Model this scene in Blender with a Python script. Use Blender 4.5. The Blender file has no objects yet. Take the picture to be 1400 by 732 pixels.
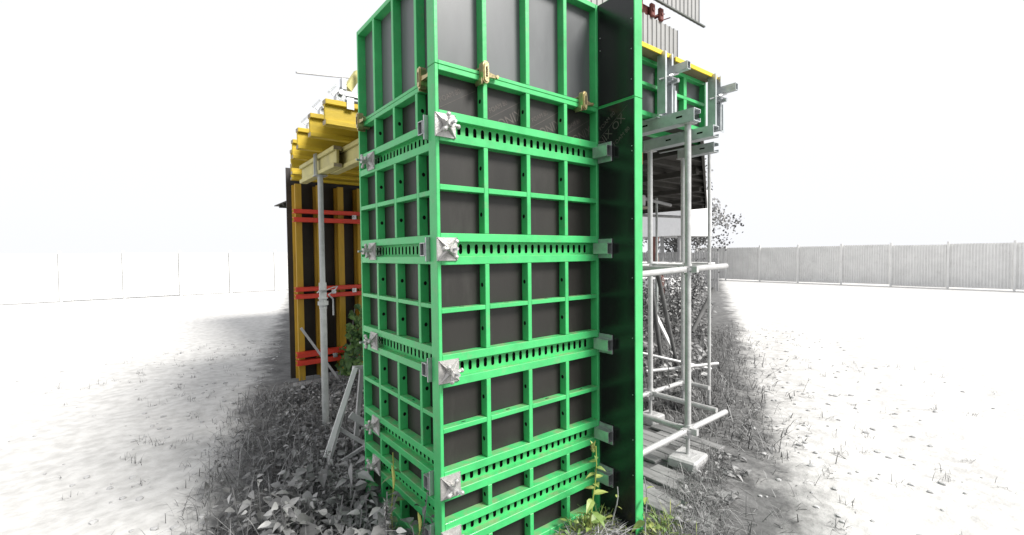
import bpy, bmesh, math, random
import numpy as np
from mathutils import Vector, Matrix
random.seed(7); rng = np.random.default_rng(11)
S = bpy.context.scene; COL = S.collection
R = math.radians
# ------------------------------------------------------------------ camera
cam_d = bpy.data.cameras.new('camera'); cam = bpy.data.objects.new('camera', cam_d); COL.objects.link(cam); S.camera = cam
YAW, PIT, ROLL = 0.662822606, -0.0285179183, -0.0112354459
fw = Vector((math.sin(YAW)*math.cos(PIT), math.cos(YAW)*math.cos(PIT), math.sin(PIT)))
rt = Vector((math.cos(YAW), -math.sin(YAW), 0)); up = rt.cross(fw)
r2 = rt*math.cos(ROLL)+up*math.sin(ROLL); u2 = -rt*math.sin(ROLL)+up*math.cos(ROLL)
M4 = Matrix((r2, u2, -fw)).transposed().to_4x4(); M4.translation = Vector((-1.12142, -1.99158, 1.57553)); cam.matrix_world = M4
cam_d.sensor_fit = 'HORIZONTAL'; cam_d.sensor_width = 36; cam_d.lens = 626.244/1400*36
cam_d.shift_x = 7/1400; cam_d.shift_y = -1/1400; cam_d.clip_start = .05; cam_d.clip_end = 2000
# ------------------------------------------------------------------ sky, sun, exposure (bright overcast)
SUN_EL, SUN_AZ = R(44), R(152)           # azimuth clockwise from +Y
W = bpy.data.worlds.new('World'); S.world = W; W.use_nodes = True
nt = W.node_tree; bg = nt.nodes['Background']
sky = nt.nodes.new('ShaderNodeTexSky'); sky.sky_type = 'NISHITA'; sky.sun_disc = False
sky.sun_elevation = SUN_EL; sky.sun_rotation = SUN_AZ; sky.dust_density = 6; sky.air_density = 1.4
hs = nt.nodes.new('ShaderNodeHueSaturation'); hs.inputs['Saturation'].default_value = .12
mx = nt.nodes.new('ShaderNodeMix'); mx.data_type = 'RGBA'; mx.inputs[0].default_value = .93
mx.inputs[7].default_value = (8.4, 8.5, 8.8, 1)       # even cloud cover
nt.links.new(sky.outputs[0], hs.inputs['Color']); nt.links.new(hs.outputs[0], mx.inputs[6]); nt.links.new(mx.outputs[2], bg.inputs[0])
bg.inputs[1].default_value = .100
sl = bpy.data.lights.new('sun', 'SUN'); sl.energy = 5.0; sl.angle = R(20); sl.color = (1, .97, .92)
sun = bpy.data.objects.new('sun', sl); COL.objects.link(sun)
sd = Vector((math.sin(SUN_AZ)*math.cos(SUN_EL), math.cos(SUN_AZ)*math.cos(SUN_EL), math.sin(SUN_EL)))
sun.rotation_euler = sd.to_track_quat('Z', 'Y').to_euler()
vs = S.view_settings; vs.view_transform = 'Standard'; vs.look = 'None'; vs.gamma = 1; vs.use_curve_mapping = False
vs.exposure = .32

# ------------------------------------------------------------------ materials
MATS = {}
def mat(name, col, rough=.6, metal=0, spec=.5, var=.12, scale=6, bump=0, bscale=60, dirt=None, dirt_amt=.35, stretch=None, tone=None, coat=0, ledge=0):
    if name in MATS: return MATS[name]
    m = bpy.data.materials.new(name); m.use_nodes = True; t = m.node_tree; b = t.nodes['Principled BSDF']
    b.inputs['Roughness'].default_value = rough; b.inputs['Metallic'].default_value = metal
    b.inputs['Specular IOR Level'].default_value = spec; b.inputs['Coat Weight'].default_value = coat
    tc = t.nodes.new('ShaderNodeTexCoord'); mp = t.nodes.new('ShaderNodeMapping')
    t.links.new(tc.outputs['Object'], mp.inputs[0])
    if stretch: mp.inputs['Scale'].default_value = stretch
    oi = t.nodes.new('ShaderNodeObjectInfo'); add = t.nodes.new('ShaderNodeVectorMath'); add.operation = 'ADD'
    sc = t.nodes.new('ShaderNodeVectorMath'); sc.operation = 'SCALE'; sc.inputs['Scale'].default_value = 13
    cmb = t.nodes.new('ShaderNodeCombineXYZ')
    for i in range(3): t.links.new(oi.outputs['Random'], cmb.inputs[i])
    t.links.new(cmb.outputs[0], sc.inputs[0]); t.links.new(mp.outputs[0], add.inputs[0]); t.links.new(sc.outputs[0], add.inputs[1])
    n = t.nodes.new('ShaderNodeTexNoise'); n.inputs['Scale'].default_value = scale; n.inputs['Detail'].default_value = 6; n.inputs['Roughness'].default_value = .62
    t.links.new(add.outputs[0], n.inputs['Vector'])
    r = t.nodes.new('ShaderNodeValToRGB'); e = r.color_ramp.elements
    c = Vector(col); e[0].position = .3; e[1].position = .72
    e[0].color = (*(c*(1-var)), 1); e[1].color = (*(c*(1+var)), 1)
    t.links.new(n.outputs['Fac'], r.inputs[0]); out = r.outputs[0]
    if tone:      # per-leaf tone attribute
        at = t.nodes.new('ShaderNodeAttribute'); at.attribute_name = 'tone'
        rr = t.nodes.new('ShaderNodeValToRGB'); es = rr.color_ramp.elements
        es[0].color = (*tone[0], 1); es[1].color = (*tone[-1], 1)
        for k, tn in enumerate(tone[1:-1]):
            q = es.new((k+1)/(len(tone)-1)); q.color = (*tn, 1)
        t.links.new(at.outputs['Fac'], rr.inputs[0])
        m2 = t.nodes.new('ShaderNodeMix'); m2.data_type = 'RGBA'; m2.blend_type = 'MULTIPLY'; m2.inputs[0].default_value = 1
        t.links.new(out, m2.inputs[6]); t.links.new(rr.outputs[0], m2.inputs[7]); out = m2.outputs[2]
    if dirt:
        n2 = t.nodes.new('ShaderNodeTexNoise'); n2.inputs['Scale'].default_value = scale*2.3; n2.inputs['Detail'].default_value = 8; n2.inputs['Roughness'].default_value = .7
        t.links.new(add.outputs[0], n2.inputs['Vector'])
        r3 = t.nodes.new('ShaderNodeValToRGB'); r3.color_ramp.elements[0].position = .56; r3.color_ramp.elements[1].position = .78
        r3.color_ramp.elements[1].color = (dirt_amt,)*3+(1,)
        t.links.new(n2.outputs['Fac'], r3.inputs[0])
        m3 = t.nodes.new('ShaderNodeMix'); m3.data_type = 'RGBA'; t.links.new(r3.outputs[0], m3.inputs[0]); t.links.new(out, m3.inputs[6]); m3.inputs[7].default_value = (*dirt, 1); out = m3.outputs[2]
        rm = t.nodes.new('ShaderNodeMath'); rm.operation = 'MULTIPLY_ADD'; rm.inputs[1].default_value = .35; rm.inputs[2].default_value = rough-.05
        t.links.new(n.outputs['Fac'], rm.inputs[0]); 
        rm2 = t.nodes.new('ShaderNodeMath'); rm2.operation = 'SUBTRACT'; rm2.inputs[1].default_value = .12; t.links.new(rm.outputs[0], rm2.inputs[0]); t.links.new(rm2.outputs[0], b.inputs['Roughness'])
    if ledge:      # settled dust on upward faces
        ge = t.nodes.new('ShaderNodeNewGeometry'); sx = t.nodes.new('ShaderNodeSeparateXYZ'); t.links.new(ge.outputs['Normal'], sx.inputs[0])
        n7 = t.nodes.new('ShaderNodeTexNoise'); n7.inputs['Scale'].default_value = 14; n7.inputs['Detail'].default_value = 7; t.links.new(ge.outputs['Position'], n7.inputs['Vector'])
        r7 = t.nodes.new('ShaderNodeValToRGB'); r7.color_ramp.elements[0].position = .42; r7.color_ramp.elements[1].position = .68; t.links.new(n7.outputs['Fac'], r7.inputs[0])
        m7 = t.nodes.new('ShaderNodeMath'); m7.operation = 'MULTIPLY'; t.links.new(r7.outputs[0], m7.inputs[0]); t.links.new(sx.outputs[2], m7.inputs[1]); m7.use_clamp = True
        m8 = t.nodes.new('ShaderNodeMath'); m8.operation = 'MULTIPLY'; m8.inputs[1].default_value = ledge; t.links.new(m7.outputs[0], m8.inputs[0])
        m9 = t.nodes.new('ShaderNodeMix'); m9.data_type = 'RGBA'; t.links.new(m8.outputs[0], m9.inputs[0]); t.links.new(out, m9.inputs[6]); m9.inputs[7].default_value = (.30, .25, .16, 1); out = m9.outputs[2]
    t.links.new(out, b.inputs['Base Color'])
    if bump:
        n3 = t.nodes.new('ShaderNodeTexNoise'); n3.inputs['Scale'].default_value = bscale; n3.inputs['Detail'].default_value = 5
        t.links.new(add.outputs[0], n3.inputs['Vector'])
        bp = t.nodes.new('ShaderNodeBump'); bp.inputs['Strength'].default_value = bump; bp.inputs['Distance'].default_value = .01
        t.links.new(n3.outputs['Fac'], bp.inputs['Height']); t.links.new(bp.outputs[0], b.inputs['Normal'])
    MATS[name] = m; return m
g = lambda v: (v, v, v)
GREEN = mat('green_paint', (.052, .46, .138), .42, var=.16, scale=5, bump=.14, bscale=30, dirt=(.22, .30, .17), dirt_amt=.55, coat=.15, ledge=.6)
GREENP = mat('green_strip_paint', (.052, .45, .133), .5, var=.15, scale=9, bump=.1, bscale=40, dirt=(.24, .22, .11), dirt_amt=.6)
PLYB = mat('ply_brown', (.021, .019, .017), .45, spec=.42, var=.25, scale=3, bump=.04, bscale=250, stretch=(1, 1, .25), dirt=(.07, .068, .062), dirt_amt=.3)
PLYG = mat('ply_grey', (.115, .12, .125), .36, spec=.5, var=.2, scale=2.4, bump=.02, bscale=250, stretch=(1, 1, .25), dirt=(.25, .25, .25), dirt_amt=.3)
PLYF = mat('ply_form_face', (.010, .012, .011), .22, spec=.45, var=.3, scale=3, bump=.02, bscale=30)
HOLE = mat('hole_dark', g(.006), .9, spec=.1)  # near-black colour painted in for the shade inside holes and slots
PRINT = mat('faded_print', (.070, .058, .052), .6, var=.35, scale=30)
ZINC = mat('zinc', (.50, .51, .52), .36, metal=.75, var=.14, scale=30, bump=.15, bscale=80, dirt=(.30, .29, .27), dirt_amt=.4)
CAST = mat('cast_zinc', (.48, .47, .455), .42, metal=.5, var=.12, scale=30, bump=.25, bscale=120, dirt=(.30, .28, .25), dirt_amt=.45)
BRASS = mat('yellow_zinc', (.50, .42, .23), .34, metal=.8, var=.2, scale=35, bump=.15, bscale=90, dirt=(.25, .20, .10), dirt_amt=.5)
GALV = mat('galvanised', (.50, .53, .54), .45, metal=.55, var=.16, scale=14, bump=.1, bscale=40, dirt=(.22, .22, .21), dirt_amt=.45)
TUBE = mat('scaffold_tube', g(.50), .42, metal=.35, var=.16, scale=12, bump=.1, bscale=50, dirt=g(.2), dirt_amt=.5)
PROP = mat('prop_paint', (.40, .42, .41), .5, metal=.2, var=.15, scale=14, dirt=(.2, .19, .17), dirt_amt=.5)
YEL = mat('yellow_timber', (.50, .355, .016), .6, var=.22, scale=4, bump=.2, bscale=60, stretch=(.4, .4, 3), dirt=(.30, .19, .03), dirt_amt=.45)
YOLD = mat('weathered_girder', (.46, .42, .17), .6, var=.2, scale=5, bump=.2, bscale=60, dirt=(.20, .17, .08), dirt_amt=.55)
YEND = mat('beam_end', (.30, .26, .19), .8, var=.3, scale=20)
YWALL = mat('wall_beam_timber', (.46, .28, .02), .6, var=.2, scale=4, stretch=(2, 2, .4), dirt=(.22, .13, .03), dirt_amt=.5)
YPLK = mat('yellow_plank', (.80, .56, .02), .5, var=.1, scale=6, dirt=(.4, .28, .05), dirt_amt=.3)
WOODU = mat('plank_wood', (.20, .15, .09), .8, var=.3, scale=8, stretch=(.3, 3, 3))
RED = mat('red_steel', (.62, .045, .022), .5, var=.14, scale=8, dirt=(.25, .05, .03), dirt_amt=.4)
DPLY = mat('dark_ply', (.030, .026, .024), .6, var=.3, scale=3)
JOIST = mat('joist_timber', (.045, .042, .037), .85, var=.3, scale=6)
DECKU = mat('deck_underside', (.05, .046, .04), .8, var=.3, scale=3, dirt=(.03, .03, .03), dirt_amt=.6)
SHEET = mat('corrugated_zinc', (.30, .30, .295), .5, metal=.1, var=.1, scale=3, dirt=(.4, .4, .38), dirt_amt=.4)
TRIM = mat('dark_trim', (.09, .10, .09), .6)
WHITEP = mat('white_paint', g(.78), .5, var=.05, scale=5, dirt=g(.5), dirt_amt=.3)
TREST = mat('bleached_wood', g(.50), .7, var=.2, scale=9, dirt=g(.22), dirt_amt=.6)
BARW = mat('pale_bar', g(.86), .5, var=.06)
CONC = mat('concrete', g(.42), .85, var=.16, scale=9, bump=.5, bscale=40, dirt=g(.25), dirt_amt=.4)
KERBM = mat('kerb_concrete', g(.26), .9, var=.25, scale=6, bump=.4, bscale=40, dirt=g(.12), dirt_amt=.5)
PLANK = mat('grey_boards', g(.23), .85, var=.28, scale=7, bump=.4, bscale=50, stretch=(4, .6, 4), dirt=g(.10), dirt_amt=.5)
SOIL = mat('soil', g(.12), .95, var=.45, scale=7, bump=.8, bscale=25, dirt=g(.15), dirt_amt=.5)
YARD = mat('pale_yard', (.80, .79, .77), .9, var=.05, scale=1.5, bump=.3, bscale=30, dirt=(.66, .65, .63), dirt_amt=.5)
LEAFG = mat('grey_leaf', g(1), .5, var=.12, scale=25, tone=(g(.045), g(.11), g(.20), g(.32)))
DRYG = mat('dry_grass', g(1), .7, var=.12, scale=25, tone=(g(.035), g(.09), g(.19), g(.40)))
LEAFC = mat('green_leaf', g(1), .5, var=.15, scale=25, tone=((.035, .085, .03), (.07, .15, .045), (.12, .22, .06), (.20, .28, .08)))
LEAFY = mat('yellow_green_leaf', g(1), .5, var=.15, scale=25, tone=((.07, .14, .04), (.14, .22, .06), (.28, .33, .09), (.42, .42, .14)))
STEMY = mat('yellow_stem', (.34, .38, .08), .6)
STEMG = mat('grey_stem', g(.30), .7)
BARK = mat('bark', g(.10), .9, var=.3)
CROWN = mat('grey_crown', g(1), .6, var=.1, tone=(g(.05), g(.13), g(.26), g(.5)))

# ------------------------------------------------------------------ mesh builder
class MB:
    def __init__(s): s.v = []; s.f = []
    def add(s, v, f):
        o = len(s.v); s.v += [tuple(p) for p in v]; s.f += [tuple(i+o for i in q) for q in f]; return s
    def box(s, x0, x1, y0, y1, z0, z1, skip=()):
        v = [(x0,y0,z0),(x1,y0,z0),(x1,y1,z0),(x0,y1,z0),(x0,y0,z1),(x1,y0,z1),(x1,y1,z1),(x0,y1,z1)]
        f = {'-z':(3,2,1,0),'+z':(4,5,6,7),'-y':(0,1,5,4),'+x':(1,2,6,5),'+y':(2,3,7,6),'-x':(3,0,4,7)}
        return s.add(v, [q for k, q in f.items() if k not in skip])
    def bbox(s, x0, x1, y0, y1, z0, z1, b=.002):
        bm = bmesh.new(); bmesh.ops.create_cube(bm, size=1)
        for q in bm.verts: q.co = ((x0+x1)/2+q.co.x*(x1-x0), (y0+y1)/2+q.co.y*(y1-y0), (z0+z1)/2+q.co.z*(z1-z0))
        bmesh.ops.bevel(bm, geom=bm.edges[:], offset=b, segments=1, affect='EDGES'); return s.bm(bm)
    def bm(s, bm):
        bm.verts.index_update(); s.add([q.co[:] for q in bm.verts], [[q.index for q in f.verts] for f in bm.faces]); bm.free(); return s
    def tube(s, a, b, r, n=10, r1=None, cap=True):
        a, b = Vector(a), Vector(b); r1 = r if r1 is None else r1; d = (b-a).normalized()
        x = d.orthogonal().normalized(); y = d.cross(x); v = []
        for p, q in ((a, r), (b, r1)):
            v += [p+(x*math.cos(2*math.pi*i/n)+y*math.sin(2*math.pi*i/n))*q for i in range(n)]
        f = [(i, (i+1) % n, n+(i+1) % n, n+i) for i in range(n)]
        if cap: f += [tuple(range(n))[::-1], tuple(range(n, 2*n))]
        return s.add(v, f)
    def path(s, pts, r, n=6):
        for i in range(len(pts)-1): s.tube(pts[i], pts[i+1], r if not callable(r) else r(i/(len(pts)-1)), n, r if not callable(r) else r((i+1)/(len(pts)-1)))
        return s
    def bar(s, a, b, w, h, upv=(0, 0, 1)):
        a, b = Vector(a), Vector(b); d = (b-a).normalized(); x = d.cross(Vector(upv)).normalized(); y = x.cross(d); v = []
        for p in (a, b): v += [p+x*sx*w/2+y*sy*h/2 for sx, sy in ((-1,-1),(1,-1),(1,1),(-1,1))]
        return s.add(v, [(3,2,1,0),(4,5,6,7),(0,1,5,4),(1,2,6,5),(2,3,7,6),(3,0,4,7)])
    def ext(s, prof, ax, a, b):           # extrude 2-D profile along axis
        n = len(prof); v = []
        for t in (a, b):
            for p, q in prof: v.append({'x':(t,p,q),'y':(p,t,q),'z':(p,q,t)}[ax])
        return s.add(v, [(i,(i+1)%n,n+(i+1)%n,n+i) for i in range(n)]+[tuple(range(n))[::-1], tuple(range(n,2*n))])
    def mesh(s, name, m, smooth=False):
        me = bpy.data.meshes.new(name); me.from_pydata(s.v, [], s.f); me.materials.append(m)
        bm = bmesh.new(); bm.from_mesh(me); bmesh.ops.recalc_face_normals(bm, faces=bm.faces); bm.to_mesh(me); bm.free()
        if smooth:
            for p in me.polygons: p.use_smooth = True
            me.set_sharp_from_angle(angle=R(38))
        return me
    def build(s, name, m, parent=None, loc=(0,0,0), smooth=False):
        return put(name, s.mesh(name, m, smooth), parent, loc)
def put(name, me, parent=None, loc=(0,0,0), rz=0):
    o = bpy.data.objects.new(name, me); COL.objects.link(o); o.parent = parent; o.location = loc; o.rotation_euler[2] = rz; return o
def tag(o, label, cat, group=None):
    o['label'] = label; o['category'] = cat
    if group: o['group'] = group
    return o
def thing(name, label, cat, loc=(0,0,0), rz=0, group=None):
    o = put(name, None, None, loc, rz); o.empty_display_size = .1; return tag(o, label, cat, group)
def struct(o): o['kind'] = 'structure'; return o
def stuff(o, label=None, cat=None):
    o['kind'] = 'stuff'
    if label: tag(o, label, cat)
    return o
def copy_tree(o, parent=None):
    c = o.copy(); COL.objects.link(c); c.parent = parent
    for ch in list(o.children): copy_tree(ch, c)
    return c

# ------------------------------------------------------------------ ground
ZG = -.2
def gz(x, y):
    b = .02*(1/(1+math.exp(max(-50, min(50, -(x-1.75)*5)))))*math.exp(-((x-2.8)**2+(y-.4)**2)/9)
    b += .07*math.exp(-((x-.85)**2+(y+.18)**2)/.12)
    b += .012*math.sin(3.1*x+1.7*y)+.012*math.sin(5.3*y-2.2*x) if abs(x) < 12 and abs(y) < 12 else 0
    return ZG+b
def sstep(a, b, x): t = min(1, max(0, (x-a)/(b-a))); return t*t*(3-2*t)
def pale(x, y):      # pale crushed stone yard either side of the overgrown strip
    dl = (-.74+(y-1.1)*.25-x)*.97            # left of this line
    dr = ((x-1.63)*.53-.86-y)*.88            # beyond this line on the right
    return max(sstep(-.15, 1.0, dl)*sstep(-.3, 1.0, y), sstep(-.15, 1.0, dr)*sstep(1.2, 1.9, x))
NA = 300; rad = [.25*1.036**k for k in range(232)]
v = [(1.0, 1.0, gz(1, 1))]; pv_ = [0.0]
for r_ in rad:
    for k in range(NA):
        x, y = 1+r_*math.cos(2*math.pi*k/NA), 1+r_*math.sin(2*math.pi*k/NA); v.append((x, y, gz(x, y))); pv_.append(pale(x, y))
f = [(0, 1+k, 1+(k+1) % NA) for k in range(NA)]
for j in range(len(rad)-1): f += [(1+j*NA+k, 1+(j+1)*NA+k, 1+(j+1)*NA+(k+1) % NA, 1+j*NA+(k+1) % NA) for k in range(NA)]
gme = bpy.data.meshes.new('ground'); gme.from_pydata(v, [], f)
at = gme.attributes.new('pale', 'FLOAT', 'POINT'); at.data.foreach_set('value', np.array(pv_, dtype=np.float32))
for p_ in gme.polygons: p_.use_smooth = True
GM = SOIL.copy(); t_ = GM.node_tree; b_ = t_.nodes['Principled BSDF']; lk = b_.inputs['Base Color'].links[0]; src = lk.from_socket
an = t_.nodes.new('ShaderNodeAttribute'); an.attribute_name = 'pale'; nz = t_.nodes.new('ShaderNodeTexNoise'); nz.inputs['Scale'].default_value = 2.6; nz.inputs['Detail'].default_value = 8; nz.inputs['Roughness'].default_value = .7
tc_ = t_.nodes.new('ShaderNodeTexCoord'); t_.links.new(tc_.outputs['Object'], nz.inputs['Vector'])
ma = t_.nodes.new('ShaderNodeMath'); ma.operation = 'MULTIPLY_ADD'; ma.inputs[1].default_value = .9; t_.links.new(an.outputs['Fac'], ma.inputs[0]); t_.links.new(nz.outputs['Fac'], ma.inputs[2])
rp = t_.nodes.new('ShaderNodeValToRGB'); rp.color_ramp.elements[0].position = .60; rp.color_ramp.elements[1].position = .98; t_.links.new(ma.outputs[0], rp.inputs[0])
n9 = t_.nodes.new('ShaderNodeTexNoise'); n9.inputs['Scale'].default_value = 9; n9.inputs['Detail'].default_value = 10; t_.links.new(tc_.outputs['Object'], n9.inputs['Vector'])
r9 = t_.nodes.new('ShaderNodeValToRGB'); r9.color_ramp.elements[0].color = (.43, .425, .415, 1); r9.color_ramp.elements[1].color = (.55, .545, .535, 1); r9.color_ramp.elements[0].position = .35; r9.color_ramp.elements[1].position = .62; t_.links.new(n9.outputs['Fac'], r9.inputs[0])
mm = t_.nodes.new('ShaderNodeMix'); mm.data_type = 'RGBA'; t_.links.new(rp.outputs[0], mm.inputs[0]); t_.links.new(src, mm.inputs[6]); t_.links.new(r9.outputs[0], mm.inputs[7]); t_.links.new(mm.outputs[2], b_.inputs['Base Color'])
gme.materials.append(GM); struct(put('ground', gme))

# ------------------------------------------------------------------ formwork panels
PW, PD = 1.2, .075
JZ, ZB, ZT = 2.512, -.195, 3.17
RIBX = (.302, .6, .902); RW = .028; ST = .02; YP = .055
STRIPS = ((2.290, 2.138), (1.682, 1.522), (1.070, .905), (.478, .326), (.214, .058))
MIDS = ((1.925, 1.897), (1.304, 1.280), (.699, .674))
def slot_sheet(x0, x1, z0, z1, holes, y, depth, hw, hh, mb, hb):
    """front sheet at y with rounded slots; slot walls go back by depth into hb"""
    edges = [x0]+[(holes[i]+holes[i+1])/2 for i in range(len(holes)-1)]+[x1]
    for i, hx in enumerate(holes):
        a, b = edges[i], edges[i+1]; zc = (z0+z1)/2; poly = []
        for k in range(5): th = math.pi*k/4; poly.append((hx+hw*math.cos(th), zc+(hh-hw)+hw*math.sin(th)))
        for k in range(5): th = math.pi+math.pi*k/4; poly.append((hx+hw*math.cos(th), zc-(hh-hw)+hw*math.sin(th)))
        out = [(b, zc), (b, z1), (hx, z1), (a, z1), (a, zc), (a, zc), (a, z0), (hx, z0), (b, z0), (b, zc)]
        # pair each of the 10 slot points with a point on the cell outline
        V = [(p[0], y, p[1]) for p in poly]+[(p[0], y, p[1]) for p in out]
        F = []
        for k in range(10):
            k2 = (k+1) % 10
            if out[k] == out[k2]: F.append((k, k2, 10+k))
            else: F.append((k, k2, 10+k2, 10+k))
        mb.add(V, F)
        W_ = [(p[0], yy, p[1]) for yy in (y, y+depth) for p in poly]
        hb.append(len(mb.f)); mb.add(W_, [(k, (k+1) % 10, 10+(k+1) % 10, 10+k) for k in range(10)]+[tuple(range(10, 20))]); hb.append(len(mb.f))
_cache = {}
def cached(key, fn):
    if key not in _cache: _cache[key] = fn()
    return _cache[key]
def rib_mesh(h, m, holes, name):
    def fn():
        mb, hb = MB(), MB(); w = RW/2
        mb.bbox(-w, w, 0, YP-.001, 0, h, .0022)
        return mb.mesh(name, m)
    return cached((name, round(h, 4)), fn)
def hole_mesh():
    def fn():      # flat black disc on the rib's side, painting the shade inside a drilled hole
        mb = MB(); r = .0105; n = 10
        v = [(-.0006, r*math.cos(2*math.pi*i/n), r*math.sin(2*math.pi*i/n)*1.15) for i in range(n)]
        mb.add(v, [tuple(range(n))]); return mb.mesh('bolt_hole_disc', HOLE)
    return cached('hole', fn)
def lower_panel(name, label, print_layout=None):
    P = thing(name, label, 'formwork panel', group='tall lower formwork panels of the column')
    for x in (0, PW-ST): put('stile', cached('stile', lambda: MB().bbox(0, ST, 0, PD, ZB, JZ-.0012, .0025).mesh('stile', GREEN)), P, (x, 0, 0))
    rails = [(JZ-.028, JZ-.0012), (ZB, -.09)]
    for a, b in STRIPS: rails += [(a-.043, a), (b, b+.043)]
    for z0, z1 in rails:
        put('rail', cached(('rail', round(z1-z0, 4)), lambda: MB().bbox(ST+.0005, PW-ST-.0005, .0004, PD-.003, 0, z1-z0, .0022).mesh('rail', GREEN)), P, (0, 0, z0))
    zs = [JZ-.028]
    bays = []; top = JZ-.028
    for a, b in STRIPS: bays.append((a, top)); top = b
    bays.append((-.09, top))
    for z0, z1 in bays:
        mids = [m for m in MIDS if z0 < m[0] < z1]
        for x in RIBX:
            rb = put('rib', rib_mesh(z1-z0-.001, GREEN, None, 'rib'), P, (x, .0008, z0+.0005))
            cells = [(z0, mids[0][1]), (mids[0][0], z1)] if mids else [(z0, z1)]
            for c0, c1 in cells:
                hz = (c0+c1)/2-z0+random.uniform(-.004, .004)
                put('bolt_hole_disc', hole_mesh(), rb, (-RW/2, .031, hz)); put('bolt_hole_disc', hole_mesh(), rb, (RW/2, .031, hz), math.pi)
        for m1, m0 in mids:
            xs_ = [ST]+[q for x in RIBX for q in (x-RW/2, x+RW/2)]+[PW-ST]
            for i in range(0, 8, 2):
                L_ = xs_[i+1]-xs_[i]
                rl = put('cross_rail', cached(('xr', round(L_, 4), round(m1-m0, 4)), lambda: MB().bbox(.0004, L_-.0004, .0012, YP-.001, 0, m1-m0, .002).mesh('cross_rail', GREEN)), P, (xs_[i], 0, m0))
                put('drain_slot', cached('drain', lambda: MB().box(-.013, .013, -.004, .004, -.0002, .0006).mesh('drain_slot', HOLE)), rl, (L_/2, .028, m1-m0))
    for a, b in STRIPS:
        def fn():
            mb, hb = MB(), []; h = a-b-.086
            slot_sheet(ST+.001, PW-ST-.001, 0, h, [.06+.0498*i for i in range(22)], 0, .011, .0108, .0265, mb, hb)
            me = bpy.data.meshes.new('perforated_strip'); me.from_pydata(mb.v, [], mb.f); me.materials.append(GREENP); me.materials.append(HOLE)
            for i in range(0, len(hb), 2):
                for q in range(hb[i], hb[i+1]): me.polygons[q].material_index = 1
            bm = bmesh.new(); bm.from_mesh(me); bmesh.ops.remove_doubles(bm, verts=bm.verts, dist=1e-5); bmesh.ops.recalc_face_normals(bm, faces=bm.faces); bm.to_mesh(me); bm.free()
            return me
        put('perforated_strip', cached(('strip', round(a-b, 4)), fn), P, (0, .041, b+.043))
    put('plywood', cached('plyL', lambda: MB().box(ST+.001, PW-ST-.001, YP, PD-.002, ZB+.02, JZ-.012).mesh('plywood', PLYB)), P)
    put('form_face', cached('faceL', lambda: MB().box(.006, PW-.006, PD-.0015, PD+.0015, ZB+.01, JZ-.009).mesh('form_face', PLYF)), P)
    return P
def upper_panel(name, label):
    P = thing(name, label, 'formwork panel', group='short upper formwork panels of the column')
    z0, z1 = JZ+.0012, ZT
    for x in (0, PW-ST): put('stile', cached('stileU', lambda: MB().bbox(0, ST, 0, PD, z0, z1, .0025).mesh('stile', GREEN)), P, (x, 0, 0))
    put('rail', cached('railUb', lambda: MB().bbox(ST+.0005, PW-ST-.0005, .0004, PD-.003, z0, z0+.019, .0022).mesh('rail', GREEN)), P)
    put('rail', cached('railUt', lambda: MB().bbox(ST+.0005, PW-ST-.0005, .0004, PD-.003, z1-.03, z1, .0022).mesh('rail', GREEN)), P)
    for x in RIBX: put('rib', rib_mesh(z1-z0-.05, GREEN, None, 'rib'), P, (x, .0008, z0+.0195))
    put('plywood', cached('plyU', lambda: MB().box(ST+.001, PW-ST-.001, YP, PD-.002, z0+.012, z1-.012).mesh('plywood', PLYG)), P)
    put('form_face', cached('faceU', lambda: MB().box(.006, PW-.006, PD-.0015, PD+.0015, z0+.008, z1-.006).mesh('form_face', PLYF)), P)
    return P
OL = .088
SPOTS = {'right':((0, 0, 0), 0), 'left':((OL, 1.275, 0), R(-90)), 'wing':((1.275, -.283, 0), R(90)), 'rear':((1.363, .992, 0), R(180))}
LABL = {'right':'tall green panel with dark cells facing the viewer right of the corner', 'left':'tall green panel on the narrow shaded side left of the corner',
        'wing':'tall green panel turned edge on, its smooth black face right of the grid', 'rear':'tall green panel closing the far back of the column'}
LABU = {'right':'short upper green panel with grey cells above the right-hand grid', 'left':'short upper green panel with bluish cells above the left-hand grid',
        'wing':'short upper green panel edge on with black face above the smooth wing', 'rear':'short upper green panel closing the back of the column top'}
PAN = {}
for k, (loc, rz) in SPOTS.items():
    p = lower_panel('formwork_panel', LABL[k]); p.location = loc; p.rotation_euler[2] = rz; PAN[k] = p
    q = upper_panel('upper_formwork_panel', LABU[k]); q.location = loc; q.rotation_euler[2] = rz; PAN[k+'u'] = q
# faded print on the plywood (flat lettering)
def text_mesh(body, size):
    cu = bpy.data.curves.new('print', 'FONT'); cu.body = body; cu.size = size; cu.align_x = 'LEFT'
    o = bpy.data.objects.new('print', cu); COL.objects.link(o)
    dg = bpy.context.evaluated_depsgraph_get(); me = bpy.data.meshes.new_from_object(o.evaluated_get(dg)); bpy.data.objects.remove(o)
    me.materials.clear(); me.materials.append(PRINT); return me
big, big2, small = text_mesh('ONIX', .078), text_mesh('NIX OX', .068), text_mesh('FOAM 80', .036)
line = MB().box(0, .27, -.0012, .0012, 0, .0004).mesh('print_line', PRINT)
def put_print(panel, me, x, y, z, ang, flip=False):
    o = put('print_mark', me, panel, (x, y, z)); o.rotation_euler = (Matrix.Rotation(math.pi if flip else 0, 4, 'Z') @ Matrix.Rotation(math.pi/2, 4, 'X') @ Matrix.Rotation(ang, 4, 'Z')).to_euler()
for x0 in (.04, .35, .66, .945):       # outer side: only the bay under the joint carries the print
    put_print(PAN['right'], line, x0, YP-.0008, 2.310, R(30))
    put_print(PAN['right'], small, x0+.02, YP-.0010, 2.345, R(30))
    if x0 > .3: put_print(PAN['right'], big, x0+.085, YP-.0012, 2.262, R(30))
put_print(PAN['wing'], big2, .262, PD+.0022, 2.255, R(36), True)
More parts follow.
